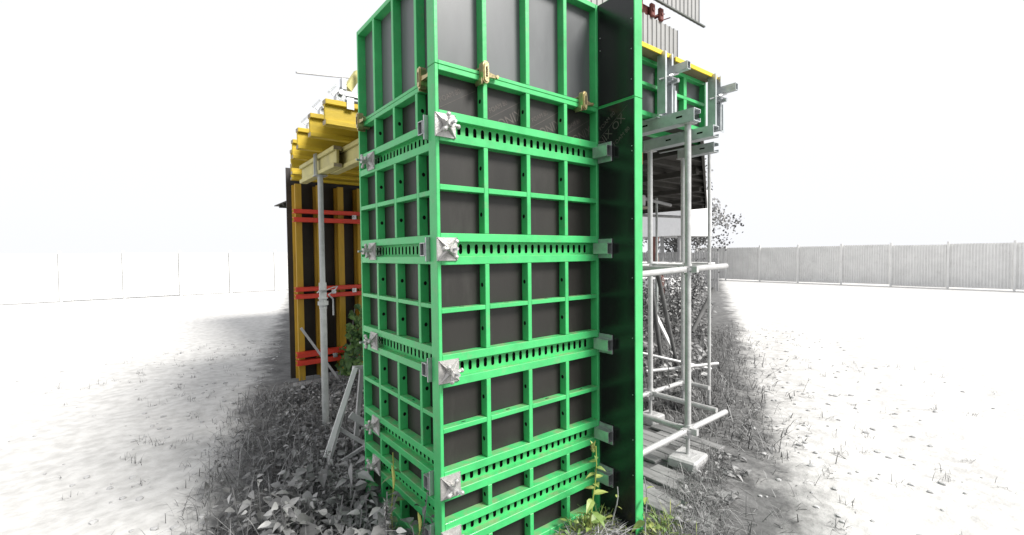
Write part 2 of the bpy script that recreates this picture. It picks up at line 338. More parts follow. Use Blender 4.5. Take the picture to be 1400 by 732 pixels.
put_print(PAN['wing'], small, .262, PD+.0022, 2.36, R(36), True); put_print(PAN['wing'], small, .15, PD+.0022, 2.24, R(36), True)
put_print(PAN['wing'], line, .27, PD+.0021, 2.315, R(36), True)
# silver rivets along the wing's face edge
rv = MB().tube((0, 0, 0), (0, .003, 0), .0035, 8).mesh('rivet', ZINC)
for z in (2.98, 2.80, 2.62): put('rivet', rv, PAN['wingu'], (.022, PD+.001, z))
for z in (2.22, 2.19, 1.78, 1.42, 1.05, .70, .42, .2): put('rivet', rv, PAN['wing'], (.020, PD+.001, z))
put('rivet', rv, PAN['wingu'], (.262, PD+.001, 2.95)); put('rivet', rv, PAN['wingu'], (.262, PD+.001, 2.87))

# ------------------------------------------------------------------ column clamps
def clamp_meshes():
    h = .058; P = MB(); P.box(-h, h, -.007, 0, -h, h)                     # square base
    n = 4; ap = -.036
    cs = [(-h, -h), (h, -h), (h, h), (-h, h)]
    for i in range(4):      # sunk triangular facet between raised diagonal ridges
        a, b = cs[i], cs[(i+1) % 4]; mid = ((a[0]+b[0])/2*.97, (a[1]+b[1])/2*.97); inn = (mid[0]*.30, mid[1]*.30)
        A, B = (a[0]*.97, -.0080, a[1]*.97), (b[0]*.97, -.0080, b[1]*.97); Mi = (mid[0], -.0072, mid[1]); I = (inn[0], -.0095, inn[1])
        P.add([A, Mi, B, I], [(0, 1, 3), (1, 2, 3)])
        d = Vector((a[0], 0, a[1])).normalized(); sd_ = Vector((-d.z, 0, d.x))*.0065
        o1, o0 = Vector((a[0]*.98, -.0085, a[1]*.98)), Vector((a[0]*.98, -.0071, a[1]*.98)); t1, t0 = d*.012+Vector((0, ap, 0)), d*.012+Vector((0, -.0071, 0))
        P.add([o1, o0-sd_, o0+sd_, t1-sd_*.7, t1+sd_*.7, t0-sd_*1.6, t0+sd_*1.6], [(0, 3, 5, 1), (0, 2, 6, 4), (0, 4, 3), (3, 4, 6, 5)])
    P.tube((0, 0, 0), (0, ap-.004, 0), .019, 12)
    plate = P.mesh('anchor_plate', CAST, True)
    N = MB(); N.tube((0, -.034, 0), (0, -.062, 0), .017, 12).tube((0, -.062, 0), (0, -.072, 0), .022, 12)
    for k in range(3):
        a = R(20+120*k); c, s_ = math.cos(a), math.sin(a)
        N.tube((c*.012, -.052, s_*.012), (c*.042, -.056, s_*.042), .0105, 8, .008); 
        bm = bmesh.new(); bmesh.ops.create_uvsphere(bm, u_segments=8, v_segments=6, radius=.0125, matrix=Matrix.Translation((c*.044, -.056, s_*.044))); N.bm(bm)
    nut = N.mesh('star_nut', CAST, True)
    rod = MB().tube((0, -.105, 0), (0, .13, 0), .0075, 8).mesh('tie_rod', ZINC, True)
    B = MB(); B.bbox(-.075, .036, PD+.003, PD+.012, -.062, .062, .0015)
    t = .004; y0, y1, zz = PD+.0122, PD+.056, .034
    B.box(-.080, .036, y0, y0+t, -zz, zz).box(-.080, .036, y0+t, y1, -zz, -zz+t).box(-.080, .036, y0+t, y1, zz-t, zz).box(-.080, .036, y1, y1+t, -zz, zz)
    return plate, nut, rod, B.mesh('channel_bracket', ZINC)
CM = clamp_meshes()
ORD = ('topmost', 'second from top', 'middle', 'fourth from top', 'lowest')
def clamp(loc, rz, label, group, spin):
    c = thing('column_clamp', label, 'clamp', loc, rz, group)
    put('anchor_plate', CM[0], c); nn = put('star_nut', CM[1], c); nn.rotation_euler[1] = spin; put('tie_rod', CM[2], c); put('channel_bracket', CM[3], c)
ZC = [(a+b)/2 for a, b in STRIPS]
ZC[4] -= .012
for i, z in enumerate(ZC):
    clamp((.053, 0, z), 0, f'{ORD[i]} of the five pyramid plate clamps on the near corner', 'clamps on the near corner', R(35+47*i))
    clamp((OL, 1.042, z), R(-90), f'{ORD[i]} of the five star nut clamps at the left edge', 'clamps at the left edge', R(10+61*i))
    clamp((1.275, -.038, z), R(90), f'{ORD[i]} of the five channel clamps before the black wing', 'clamps at the black wing', R(20+33*i))

# ------------------------------------------------------------------ wedge locks across the joint
def lock_meshes():
    B = MB(); h = .058; w = .019
    prof = []
    for k in range(7): a = math.pi*k/6; prof.append((w*math.cos(a), h-w+w*math.sin(a)))
    for k in range(7): a = math.pi+math.pi*k/6; prof.append((w*math.cos(a), -h+w+w*math.sin(a)))
    B.ext(prof, 'y', -.036, 0); p2 = [(x*.72, z*.86) for x, z in prof]; B.ext(p2, 'y', -.043, -.0361)
    B.bbox(-.015, .015, .0006, .05, .024, .034, .002); B.bbox(-.015, .015, .0006, .05, -.046, -.034, .002)
    B.bbox(-.026, -.018, -.03, .028, -.064, -.030, .003)
    body = B.mesh('lock_body', BRASS, True)
    Wd = MB().add([(.012, -.034, .006), (.012, -.034, -.022), (.088, -.024, -.012), (.088, -.024, -.002), (.012, -.012, .012), (.012, -.012, -.022), (.088, -.014, -.012), (.088, -.014, 0)],
                  [(0,1,2,3),(4,7,6,5),(0,3,7,4),(1,5,6,2),(3,2,6,7),(0,4,5,1)]); Wd.tube((.080, -.030, -.006), (.080, -.010, -.006), .010, 8)
    wedge = Wd.mesh('wedge_lever', BRASS, True)
    slot = MB().box(-.0045, .0045, -.0445, -.0432, -.026, .026).mesh('slot', HOLE)
    return body, wedge, slot
LM = lock_meshes()
def lock(loc, rz, label, flip=False):
    c = thing('wedge_lock', label, 'clamp', loc, rz, 'yellow zinc wedge locks on the panel joint')
    put('lock_body', LM[0], c); w = put('wedge_lever', LM[1], c); put('slot', LM[2], c)
    if flip: w.scale[0] = -1
lock((.283, 0, JZ+.008), 0, 'brass wedge lock on the joint above the second grid column')
lock((1.035, 0, JZ+.008), 0, 'brass wedge lock on the joint near the black wing')
lock((OL, .262, JZ+.018), R(-90), 'brass wedge lock half hidden behind the near corner post')
lock((OL, 1.19, JZ+.004), R(-90), 'brass wedge lock on the joint beside the yellow beams')

# ------------------------------------------------------------------ left: slab formwork of timber girders
FL, WB = .04, .027        # flange thickness, web thickness
def ibeam(name, label, ax, a, b, c, z0, m, h=.2, w=.08, group=None, marks=False, parent=None):
    """I-girder along ax from a to b, centred on c across"""
    o = thing(name, label, 'beam', {'x':(a, c, z0), 'y':(c, a, z0)}[ax], 0, group) if parent is None else parent
    L_ = b-a
    for nm, w_, q0, q1 in (('flange', w, 0, FL), ('web', WB, FL+.0003, h-FL-.0003), ('flange', w, h-FL, h)):
        mb = MB()
        mb.bbox(*((0, L_, -w_/2, w_/2) if ax == 'x' else (-w_/2, w_/2, 0, L_)), q0, q1, .004); mb.build(nm, m, o)
    for e in (0, L_):
        s_ = -.0015 if e == 0 else .0015
        mb = MB()
        for w_, q0, q1 in ((w-.008, .004, FL-.004), (w-.008, h-FL+.004, h-.004)):
            t0, t1 = min(e, e+s_), max(e, e+s_)
            mb.box(*((t0, t1, -w_/2, w_/2) if ax == 'x' else (-w_/2, w_/2, t0, t1)), q0, q1)
        mb.build('end_grain', YEND, o)
    return o
ibeam('timber_girder', 'weathered greenish girder with a cut end above the grey prop', 'y', 2.36, 3.58, .29, 2.40, YOLD, group='girders under the yellow beams')
ibeam('timber_girder', 'weathered girder running behind the green column edge', 'y', 1.32, 2.78, .385, 2.40, YOLD, group='girders under the yellow beams')
SEC = [(1.755, -.005), (2.20, 0.0), (2.74, .03), (3.24, .10), (3.74, .2), (4.24, .32), (4.70, .42)]
SL = ('nearest and highest yellow beam next to the green column', 'second yellow beam from the green column', 'third yellow beam, cut by the picture edge', 'fourth yellow beam, low behind the third',
      'fifth yellow beam, deep under the deck', 'sixth yellow beam, deep under the deck', 'farthest yellow beam above the red wall')
for (y, x0), lb in zip(SEC, SL): ibeam('yellow_beam', lb, 'x', x0, 2.2, y, 2.605, YEL, group='yellow beams carrying the deck')
dk = thing('deck_sheet', 'plywood deck lying on the yellow beams', 'deck', (0, 0, 0))
for x0, y0, y1 in ((.16, 1.72, 2.75), (.22, 2.755, 3.75), (.5, 3.755, 4.95)): MB().bbox(x0, 2.2, y0, y1, 2.8065, 2.828, .002).build('plywood_board', DECKU, dk)  # boards added over the beams and widened to darken the wall below
# girder clips and bits of steel on the beam ends
def clip(x, y, z0, z1, label):
    c = thing('girder_clip', label, 'bracket', (x, y, z0), 0, 'steel clips on the girders')
    MB().box(-.006, 0, -.03, .03, 0, z1-z0).build('plate', GALV, c)
    MB().box(-.02, -.0062, -.03, -.025, 0, z1-z0).box(-.02, -.0062, .025, .03, 0, z1-z0).build('lip', GALV, c)
    MB().box(-.02, .085, -.035, .035, -.008, -.0005).build('foot', GALV, c)
clip(.2485, 2.90, 2.398, 2.615, 'grey steel clip on the girder right above the prop')
clip(.3435, 1.76, 2.398, 2.615, 'grey steel clip on the girder against the column edge')
def endbits(x, y, z, label, k):
    c = thing('steel_clamp', label, 'clamp', (x, y, z), 0, 'steel clamps lying on the beam ends')
    MB().bbox(.02, .10, -.03, .03, 0, .05, .004).tube((.06, -.05, .07), (.06, .06, .07), .022, 8).build('jaw', ZINC, c)
    MB().bar((.0, 0, .05), (.09, .01, .135), .012, .02).bar((-.02, .03, .07), (.04, .02, .14), .01, .015).build('lever', ZINC, c)
    if k: MB().bbox(.10, .16, -.045, -.041, -.055, .04, .001).build('hook_plate', GALV, c)
endbits(.06, 1.755, 2.8055, 'silver clamp lying on the nearest yellow beam', 1)
endbits(.06, 2.20, 2.8055, 'silver clamp lying on the second yellow beam', 0)
endbits(.10, 2.74, 2.8055, 'silver clamp lying on the third yellow beam', 0)
c = tag(MB().bbox(.115, .30, 1.735, 1.775, 2.858, 2.905, .004).bbox(.13, .17, 1.73, 1.78, 2.9055, 3.0, .004).build('steel_waler', ZINC), 'short silver waler piece lying above the nearest yellow beam', 'steel section')
c = tag(MB().bar((.20, 1.80, 2.94), (.30, 1.83, 3.10), .04, .06).build('yellow_offcut', YOLD), 'slanting yellow timber offcut beside the column top edge', 'timber')
c = tag(MB().bbox(.275, .32, 1.72, 1.745, 2.83, 3.13, .003).build('white_post', WHITEP), 'short white post standing behind the column edge on the deck', 'post')
tag(MB().path([(.0925, 2.9655, 3.419), (.43, 3.08, 3.497), (.779, 3.197, 3.5837)], lambda t: .011-.003*t, 8).build('overhead_pipe', TREST), 'thin pale overhead pipe crossing the white sky on the left', 'pipe')
# steel prop
p = thing('steel_prop', 'grey telescopic steel prop standing in the weeds under the girder', 'prop', (.275, 2.87, ZG))
MB().tube((0, 0, 0), (0, 0, 1.36), .034, 14).build('outer_tube', PROP, p, smooth=True)
MB().tube((0, 0, 1.3), (0, 0, 2.585), .027, 14).build('inner_tube', PROP, p, smooth=True)
MB().tube((0, 0, 1.23), (0, 0, 1.50), .0375, 14).tube((0, 0, 1.27), (0, 0, 1.31), .052, 14).tube((0, 0, 1.335), (0, 0, 1.35), .047, 14).build('collar', PROP, p, smooth=True)
MB().path([(-.06, -.02, 1.40), (-.05, -.05, 1.42), (.02, -.05, 1.425), (.10, -.02, 1.45), (.15, 0, 1.455), (.12, .01, 1.41), (.05, .0, 1.37)], .006, 6).path([(.05, -.03, 1.37), (.09, -.03, 1.33), (.092, -.03, 1.16)], .008, 6).build('pin_handle', ZINC, p, smooth=True)
MB().bbox(-.06, .06, -.06, .06, 2.585, 2.593, .001).build('head_plate', PROP, p); MB().bbox(-.06, .06, -.06, .06, 0, .008, .001).build('base_plate', PROP, p)

# ------------------------------------------------------------------ left: wall formwork with red walers
w = thing('wall_formwork', 'wall formwork of yellow upright beams with red walers under the deck', 'formwork', (0, 0, 0))
MB().box(.40, 2.3, 4.90, 4.92, -.14, 2.80).build('plywood', DPLY, w)
for x in (.505, .785, 1.075, 1.36, 1.64, 1.92, 2.2):
    b = MB()
    prof = [(x-.04, 4.70), (x+.04, 4.70), (x+.04, 4.74), (x+.014, 4.745), (x+.014, 4.855), (x+.04, 4.86), (x+.04, 4.899), (x-.04, 4.899), (x-.04, 4.86), (x-.014, 4.855), (x-.014, 4.745), (x-.04, 4.74)]
    b.ext(prof, 'z', -.14, 2.56); b.build('upright_beam', YWALL, w)
for z0, z1 in ((2.154, 2.209), (2.038, 2.098), (1.093, 1.149), (.993, 1.053), (.19, .261), (.084, .15)):
    mb = MB(); t = .007
    mb.bbox(.42, 2.28, 4.60, 4.60+t, z0, z1, .002).box(.42, 2.28, 4.607, 4.698, z1-t, z1).box(.42, 2.28, 4.607, 4.698, z0, z0+t); mb.build('waler', RED, w)
for x, z in ((.92, 1.073), (1.21, 1.073), (1.23, 2.126), (.92, .17), (1.22, .17)):
    MB().tube((x, 4.56, z), (x, 4.69, z), .012, 8).bbox(x-.03, x+.03, 4.585, 4.5985, z-.03, z+.03, .002).build('tie_bolt', ZINC, w, smooth=True)
struct(MB().bbox(.34, 2.4, 4.42, 4.60, ZG-.1, ZG+.075, .012).build('kerb', KERBM))
tag(MB().bar((.41, 4.33, .64), (.92, 4.30, -.19), .025, .03).build('brace_bar', TUBE), 'thin grey brace bar slanting before the lowest red waler', 'brace')

# ------------------------------------------------------------------ left: bleached support frame standing beside the panel
t = thing('support_frame', 'bleached folding frame with a bright white bar beside the panel foot', 'frame', (0, 0, 0))
MB().bar((-.03, 1.83, -.065), (.228, 1.83, .628), .040, .008, (0, 1, 0)).build('bright_bar', BARW, t)
MB().bar((-.015, 1.865, -.19), (.235, 1.865, .62), .022, .04, (0, 1, 0)).build('leg', TREST, t)
MB().bar((.285, 2.06, -.19), (.30, 1.88, .60), .035, .025).build('leg', TREST, t)
MB().bar((.215, 1.845, .625), (.36, 1.90, .60), .03, .03).build('top_bar', TREST, t)
MB().bar((.085, 1.9, .135), (.33, 1.84, -.07), .022, .028).build('lower_rail', TREST, t)
MB().bar((.20, 1.90, .215), (.34, 1.88, .10), .02, .055).build('cross_rail', TREST, t)
MB().bar((.10, 1.86, -.15), (.32, 1.84, -.06), .02, .028).bbox(.285, .35, 1.80, 1.86, -.10, -.04, .006).build('foot_bar', TREST, t)

# ------------------------------------------------------------------ right: slab edge formwork
def edge_panel(x0, x1, ribs, label):
    P = thing('deck_side_form', label, 'formwork panel', (x0, .30, 2.703), 0, 'green edge panels on the slab deck')
    Wd, H, d = x1-x0, .475, .07
    for x in (0, Wd-.028): MB().bbox(x, x+.028, 0, d, 0, H, .002).build('stile', GREEN, P)
    for z0, z1 in ((0, .038), (.247, .275), (H-.03, H)): MB().bbox(.0285, Wd-.0285, .0006, d-.002, z0, z1, .002).build('rail', GREEN, P)
    for x in ribs:
        MB().bbox(x-x0-.024, x-x0+.024, .001, d-.003, .0385, .2465, .002).build('rib', GREEN, P); MB().bbox(x-x0-.024, x-x0+.024, .001, d-.003, .2755, H-.0305, .002).build('rib', GREEN, P)
    MB().box(.02, Wd-.02, .052, .066, .01, H-.01).build('plywood', PLYG, P)
edge_panel(1.62, 2.372, (1.95,), 'green framed edge panel of the deck next to the black wing')
edge_panel(2.42, 3.092, (2.735,), 'green framed edge panel of the deck at the right picture edge')
def plank(x0, x1, label):
    P = thing('deck_plank', label, 'plank', (x0, .2, 3.181), 0, 'yellow edged planks on the slab deck')
    MB().bbox(0, x1-x0, .004, .21, 0, .030, .003).build('board', WOODU, P)
    MB().bbox(0, x1-x0, -.008, .0035, -.002, .034, .002).build('yellow_edge', YPLK, P); MB().box(.002, x1-x0-.002, .006, .208, .0302, .032).build('top_film', YPLK, P)
plank(1.5, 2.344, 'yellow edged plank above the green edge panel next to the wing')
plank(2.409, 3.10, 'yellow edged plank above the rightmost green edge panel')
def post(x, label):
    P = thing('bracket_post', label, 'post', (x, .18, 2.702), 0, 'galvanised posts holding the edge panels'); t = .005
    MB().bbox(-.058, .058, .05, .055, 0, .50, .001).box(-.058, -.053, -.02, .0495, 0, .50).box(.053, .058, -.02, .0495, 0, .50).box(-.0525, -.035, -.02, -.015, 0, .5).box(.035, .0525, -.02, -.015, 0, .5).build('channel', GALV, P)
    B = MB(); 
    for a in ((-.022, -.022+t, -.032, .032), (.022-t, .022, -.032, .032)): B.box(.055+a[0], .055+a[1], -.16, .04, .365+a[2], .365+a[3])
    B.box(.055-.022+t, .055+.022-t, -.16, .04, .365-.032, .365-.032+t).box(.055-.022+t, .055+.022-t, -.16, .04, .365+.032-t, .365+.032); B.build('square_tube', GALV, P)
    MB().tube((-.02, -.03, .30), (.06, -.06, .33), .012, 8).tube((.05, -.07, .27), (.05, .03, .27), .018, 8).path([(-.09, .02, .27), (-.02, -.03, .30), (.05, -.06, .28)], .007, 6).build('wedge_bolt', ZINC, P, smooth=True)
    MB().box(.062, .068, -.03, .06, 0, .24).box(.068, .14, .0, .006, 0, .22).build('gusset', GALV, P)
post(2.262, 'galvanised post with square tube between the two edge panels')
post(3.06, 'galvanised post cut by the right picture edge beside the edge panel')
def head_beam(x, y0, y1, label):
    P = thing('head_beam', label, 'beam', (x, y0, 2.60), 0, 'galvanised head beams carrying the slab deck'); L_ = y1-y0; t = .006
    MB().box(-.05, -.05+t, 0, L_, 0, .10).box(-.05+t, .05, 0, L_, 0, t).box(-.05+t, .05, 0, L_, .10-t, .10).box(.05-t, .05, 0, L_, t, .03).box(.05-t, .05, 0, L_, .07, .10-t).build('channel', GALV, P)
    for k in range(int(L_/.32)): MB().box(-.0508, -.0501, .10+k*.32, .155+k*.32, .045, .06).build('slot', HOLE, P)
    MB().box(-.085, -.0515, L_*.0+.30, .62, .088, .094).build('flange_plate', GALV, P)
head_beam(2.30, -.06, 1.0, 'galvanised slotted head beam ending above the near scaffold tube')
head_beam(2.90, .10, .83, 'second galvanised head beam, ending above the tube beside the wing')
head_beam(3.52, .42, .83, 'third galvanised head beam, farther back under the deck')
dk = thing('slab_deck', 'dark slab deck with joists seen from below on the right', 'deck', (0, 0, 0))
def dline(y): return 3.16+(y-.40)*1.87       # the slab's oblique right-hand edge
for y0, y1 in ((.40, 1.2), (1.205, 2.4), (2.405, 4.4), (4.405, 7.0), (7.005, 11.0)):
    xa, xb = min(10.9, dline(y0)), min(10.9, dline(y1)); pf = [(1.45, y0), (xa, y0)]+([(10.9, y0+(10.9-dline(y0))/1.87)] if dline(y0) < 10.9 < dline(y1) else [])+[(xb, y1), (1.45, y1)]
    MB().ext(pf, 'z', 2.86, 2.88).build('plywood_board', DECKU, dk)
y = .45
while y < 10.9:
    MB().bbox(1.47, min(10.85, dline(y)-.06), y-.03, y+.03, 2.785, 2.8595, .003).build('joist', (GREEN if y < 1.0 else JOIST), dk); y += .42
for x in (1.8, 2.62, 3.75, 5.2, 7.0, 8.7, 10.3):
    MB().bbox(x-.04, x+.04, max(.42, .4+(x-3.16)/1.87+.08), 10.8, 2.70, 2.7845, .003).build('bearer', (GREEN if x < 3 else JOIST), dk)
MB().bar((3.185, .40, 2.82), (10.92, 4.535, 2.82), .03, .13).build('fascia_board', JOIST, dk); MB().bbox(10.9, 10.93, 4.56, 11.0, 2.755, 2.885, .004).build('fascia_board', JOIST, dk)
# corrugated screens above the deck
def corr(name, label, x0, x1, y, z0, z1, pitch, trim):
    P = thing(name, label, 'metal sheet', (x0, y, z0), 0, 'corrugated metal screens above the deck')
    n = int((x1-x0)/pitch); pts = []
    for i in range(n):
        for u, dy in ((0, 0), (.30, 0), (.38, .011), (.92, .011), (1.0, 0)): pts.append(((i+u)*pitch, dy))
    v = [(x, dy, z) for z in (0, z1-z0) for x, dy in pts]; m_ = len(pts)
    v += [(x, dy+.0015, z) for z in (0, z1-z0) for x, dy in pts]
    f = [(i, i+1, m_+i+1, m_+i) for i in range(m_-1)]+[(2*m_+i, 3*m_+i, 3*m_+i+1, 2*m_+i+1) for i in range(m_-1)]
    MB().add(v, f).build('corrugated_sheet', SHEET, P)
    if trim: MB().bbox(-.02, x1-x0+.02, -.03, -.002, -.012, .006, .002).build('bottom_trim', TRIM, P)
corr('corrugated_screen', 'lower corrugated metal screen rising behind the yellow planks', 2.2, 3.84, 1.0, 2.95, 4.13, .082, False)
corr('corrugated_screen', 'upper pale corrugated screen with a slanting dark lower edge', 2.5, 4.20, .95, 4.28, 5.3, .082, True)
RUST = mat('rusty_red', (.14, .032, .025), .7, var=.3, scale=10)
rb = thing('red_bracket', 'rusty red steel brackets between the two corrugated screens', 'bracket', (0, 0, 0))
MB().bbox(2.75, 3.34, 1.03, 1.09, 4.15, 4.25, .005).build('beam', RUST, rb)
for x in (3.0, 3.22, 3.38): MB().bbox(x, x+.07, .98, 1.02, 4.13, 4.27, .01).tube((x+.03, .97, 4.2), (x+.03, 1.1, 4.2), .02, 8).build('bracket', RUST, rb)
MB().tube((3.42, 1.02, 4.14), (3.66, 1.04, 4.26), .006, 6).tube((3.30, 1.0, 4.15), (3.52, 1.02, 4.25), .005, 6).build('tie_wire', RUST, rb)

# ------------------------------------------------------------------ right: shoring tower of tubes
T = thing('shoring_tower', 'galvanised scaffold tower of tubes right of the green column', 'scaffold', (2.3, .02, ZG))
o = Vector((2.3, .02, ZG))
def tb(name, a, b, r=.0242, n=12, m=TUBE): return MB().tube(Vector(a)-o, Vector(b)-o, r, n).build(name, m, T, smooth=True)
STD = [(2.3, .02, -.075), (2.3, .80, -.09), (2.92, .80, -.09), (3.53, .80, -.10), (3.68, .58, -.1)]
for i, (x, y, z) in enumerate(STD):
    tb('standard', (x, y, z+.16), (x, y, 2.597 if i < 4 else 2.69), .0255 if i < 4 else .018)
    tb('base_jack', (x, y, z), (x, y, z+.30), .0165)
    if i < 4:
        MB().tube(Vector((x, y, z+.15))-o, Vector((x, y, z+.185))-o, .034, 10).bar(Vector((x-.06, y-.02, z+.165))-o, Vector((x+.06, y+.03, z+.17))-o, .014, .022).build('jack_nut', TUBE, T, smooth=True)
        MB().bbox(x-.06-o.x, x+.06-o.x, y-.06-o.y, y+.06-o.y, z-o.z-.005, z-o.z+.003, .001).build('base_plate', TUBE, T)
        MB().bbox(x-.05-o.x, x+.05-o.x, y-.05-o.y, y+.05-o.y, 2.592-o.z, 2.5985-o.z, .001).build('head_plate', TUBE, T)
def rosette(x, y, z):
    mb = MB().tube(Vector((x, y, z-.012))-o, Vector((x, y, z+.012))-o, .047, 12).tube(Vector((x, y, z-.045))-o, Vector((x, y, z+.045))-o, .032, 12)
    for k in range(4):
        a = k*math.pi/2; d = Vector((math.cos(a), math.sin(a), 0)); mb.bar(Vector((x, y, z))-o+d*.03, Vector((x, y, z))-o+d*.085, .032, .05)
    mb.build('coupler', TUBE, T, smooth=True)
for x, y, _ in STD[:4]:
    for z in (.125, 1.435): rosette(x, y, z)
for z in (.125, 1.435):
    tb('ledger', (1.62, .02, z-.02), (2.245, .02, z)); tb('ledger', (2.355, .02, z), (2.92, .02, z+.01))
    tb('ledger', (2.3, .075, z), (2.3, .745, z)); tb('ledger', (2.355, .80, z), (2.865, .80, z)); tb('ledger', (2.975, .80, z), (3.475, .80, z))
    tb('ledger', (2.92, .10, z), (2.92, .745, z)); tb('ledger', (3.53, .50, z), (3.53, .745, z))
tb('ledger', (2.5, 1.2, 1.47), (4.1, .75, 1.43), .02); tb('ledger', (3.2, 1.05, .25), (3.95, .62, .30), .02); tb('ledger', (3.3, 1.2, .42), (3.95, .70, .22), .018)
b = MB()
blk = tag(MB().bbox(-.135, .135, -.115, .115, 0, .085, .014).build('concrete_block', CONC, None, (2.29, .015, -.158)), 'pale concrete block under the foot of the near scaffold tube', 'block')
blk.rotation_euler[2] = R(8)
tag(MB().bbox(-.11, .11, -.10, .10, 0, .085, .01).build('concrete_block', CONC, None, (2.92, .80, -.18)), 'flat pale slab under the scaffold tube beside the wing', 'block')
for a, b_, r, lb in (((4.20, 1.6, 1.42), (4.73, 1.6, -.12), .03, 'dark slanting brace tube under the deck, right one of two'), ((4.0, 1.55, 1.30), (4.30, 1.55, -.12), .028, 'dark slanting brace tube under the deck nearest the wing'),
                     ((5.1, 1.6, .40), (5.75, 1.62, 1.0), .03, 'dark brace tube slanting up behind the near scaffold tube')):
    tag(MB().tube(a, b_, r, 10).build('brace_tube', BARK, smooth=True), lb, 'brace', 'brace tubes under the deck')
tag(MB().bar((4.05, 1.62, .95), (4.62, 1.62, .22), .03, .045).build('white_board', BARW), 'thin bright white board leaning under the deck', 'board')
for x, y, lb in ((4.35, 1.95, 'slender grey prop under the deck left of the braces'), (4.3, 2.6, 'pale grey prop under the deck beside the wing'), (7.2, 3.6, 'distant dark prop at the far side of the deck')):
    P = thing('deck_prop', lb, 'prop', (x, y, ZG), 0, 'props under the far deck')
    MB().tube((0, 0, 0), (0, 0, 1.7), .03, 10).build('outer_tube', PROP, P, smooth=True); MB().tube((0, 0, 1.6), (0, 0, 2.895), .024, 10).build('inner_tube', PROP, P, smooth=True); MB().bbox(-.06, .06, -.06, .06, 0, .008, .001).build('base_plate', PROP, P)
# pieces hanging under the deck
hb = thing('hanging_lamp', 'pale box lamp hanging under the dark deck', 'lamp', (5.0, 2.45, 2.28))
MB().bbox(-.10, .10, -.07, .07, .02, .20, .015).build('housing', CONC, hb); MB().bbox(-.16, .16, -.10, .10, -.02, .018, .01).build('tray', YEND, hb); MB().bar((0, 0, .2), (0, 0, .50), .03, .03, (1, 0, 0)).build('hanger', BARK, hb)
for x0, y0, x1, y1, z, lb in ((4.0, 2.2, 6.6, 2.9, 2.45, 'near crossing pipe under the dark deck'), (5.2, 4.4, 8.6, 3.9, 2.38, 'far crossing pipe under the dark deck')):
    tag(MB().tube((x0, y0, z), (x1, y1, z), .03, 8).build('crossing_pipe', KERBM, smooth=True), lb, 'pipe')
rd = tag(MB().bbox(2.99, 3.12, 1.02, 1.10, 2.52, 2.66, .01).build('red_clamp', RED), 'red clamp under the deck next to the green wing edge', 'clamp')

# ------------------------------------------------------------------ plank pavement by the scaffold
def rline(x): return -.50+(x-1.63)*.53
pf = [(1.50, -.62), (1.60, -.62), (2.95, .06), (2.95, .85), (1.50, .85)]
pv = struct(MB().ext(pf, 'z', -.26, -.176).build('pavement', SOIL))
pr = random.Random(5); x = 1.52
while x < 2.86:
    wd = pr.choice((.10, .115, .13)); y = -.62+pr.uniform(0, .25)
    while y < .80:
        L_ = round(pr.uniform(.35, .85)*20)/20
        if y > rline(x)-.16 and y+L_ < .86:
            q = put('plank', cached(('plank', L_, wd), lambda: MB().bbox(-wd/2+.003, wd/2-.003, 0, L_-.007, 0, .024, .004).mesh('plank', PLANK)), pv, (x+wd/2, y, -.1758+pr.uniform(0, .005)))
            q.rotation_euler = (pr.uniform(-.006, .006), pr.uniform(-.02, .02), pr.uniform(-.008, .008))
        y += L_
    x += wd

# ------------------------------------------------------------------ far background
cb = thing('white_cabin', 'white raised cabin wall seen under the deck edge', 'cabin', (17, 8.95, ZG))
MB().bbox(0, 2.5, -.02, 3.4, 2.47, 4.6, .02).build('wall', WHITEP, cb)
for y in (.15, 1.0, 3.2): MB().bbox(.1, .22, y, y+.12, 0, 2.469, .01).build('stilt', KERBM, cb)
tag(MB().bbox(15.6, 16.4, 8.6, 10.6, ZG, .46, .02).build('white_container', WHITEP), 'low white container on the ground beyond the scaffold', 'container')
fn = thing('picket_fence', 'pale fence of narrow boards behind the scaffold', 'fence', (18.5, 8.1, ZG))
mb = MB(); y = 0; fr = random.Random(3)
while y < 8:
    h = 1.75+fr.uniform(-.04, .04); mb.bbox(0, .02, y, y+.10, .03, h, .004); y += .125
q = mb.build('picket_row', CONC, fn); q['kind'] = 'stuff'
for z in (.5, 1.4): MB().bbox(.0205, .06, 0, 8, z, z+.07, .004).build('rail', KERBM, fn)
tag(MB().path([(15.4, 9.15, 2.2), (15.35, 9.2, 1.7), (15.38, 9.12, 1.1), (15.5, 8.98, .5), (15.5, 8.95, ZG)], .13, 8).build('rusty_pipe', mat('rust', (.13, .055, .045), .8), smooth=True), 'bent rusty pipe standing under the white cabin', 'pipe')

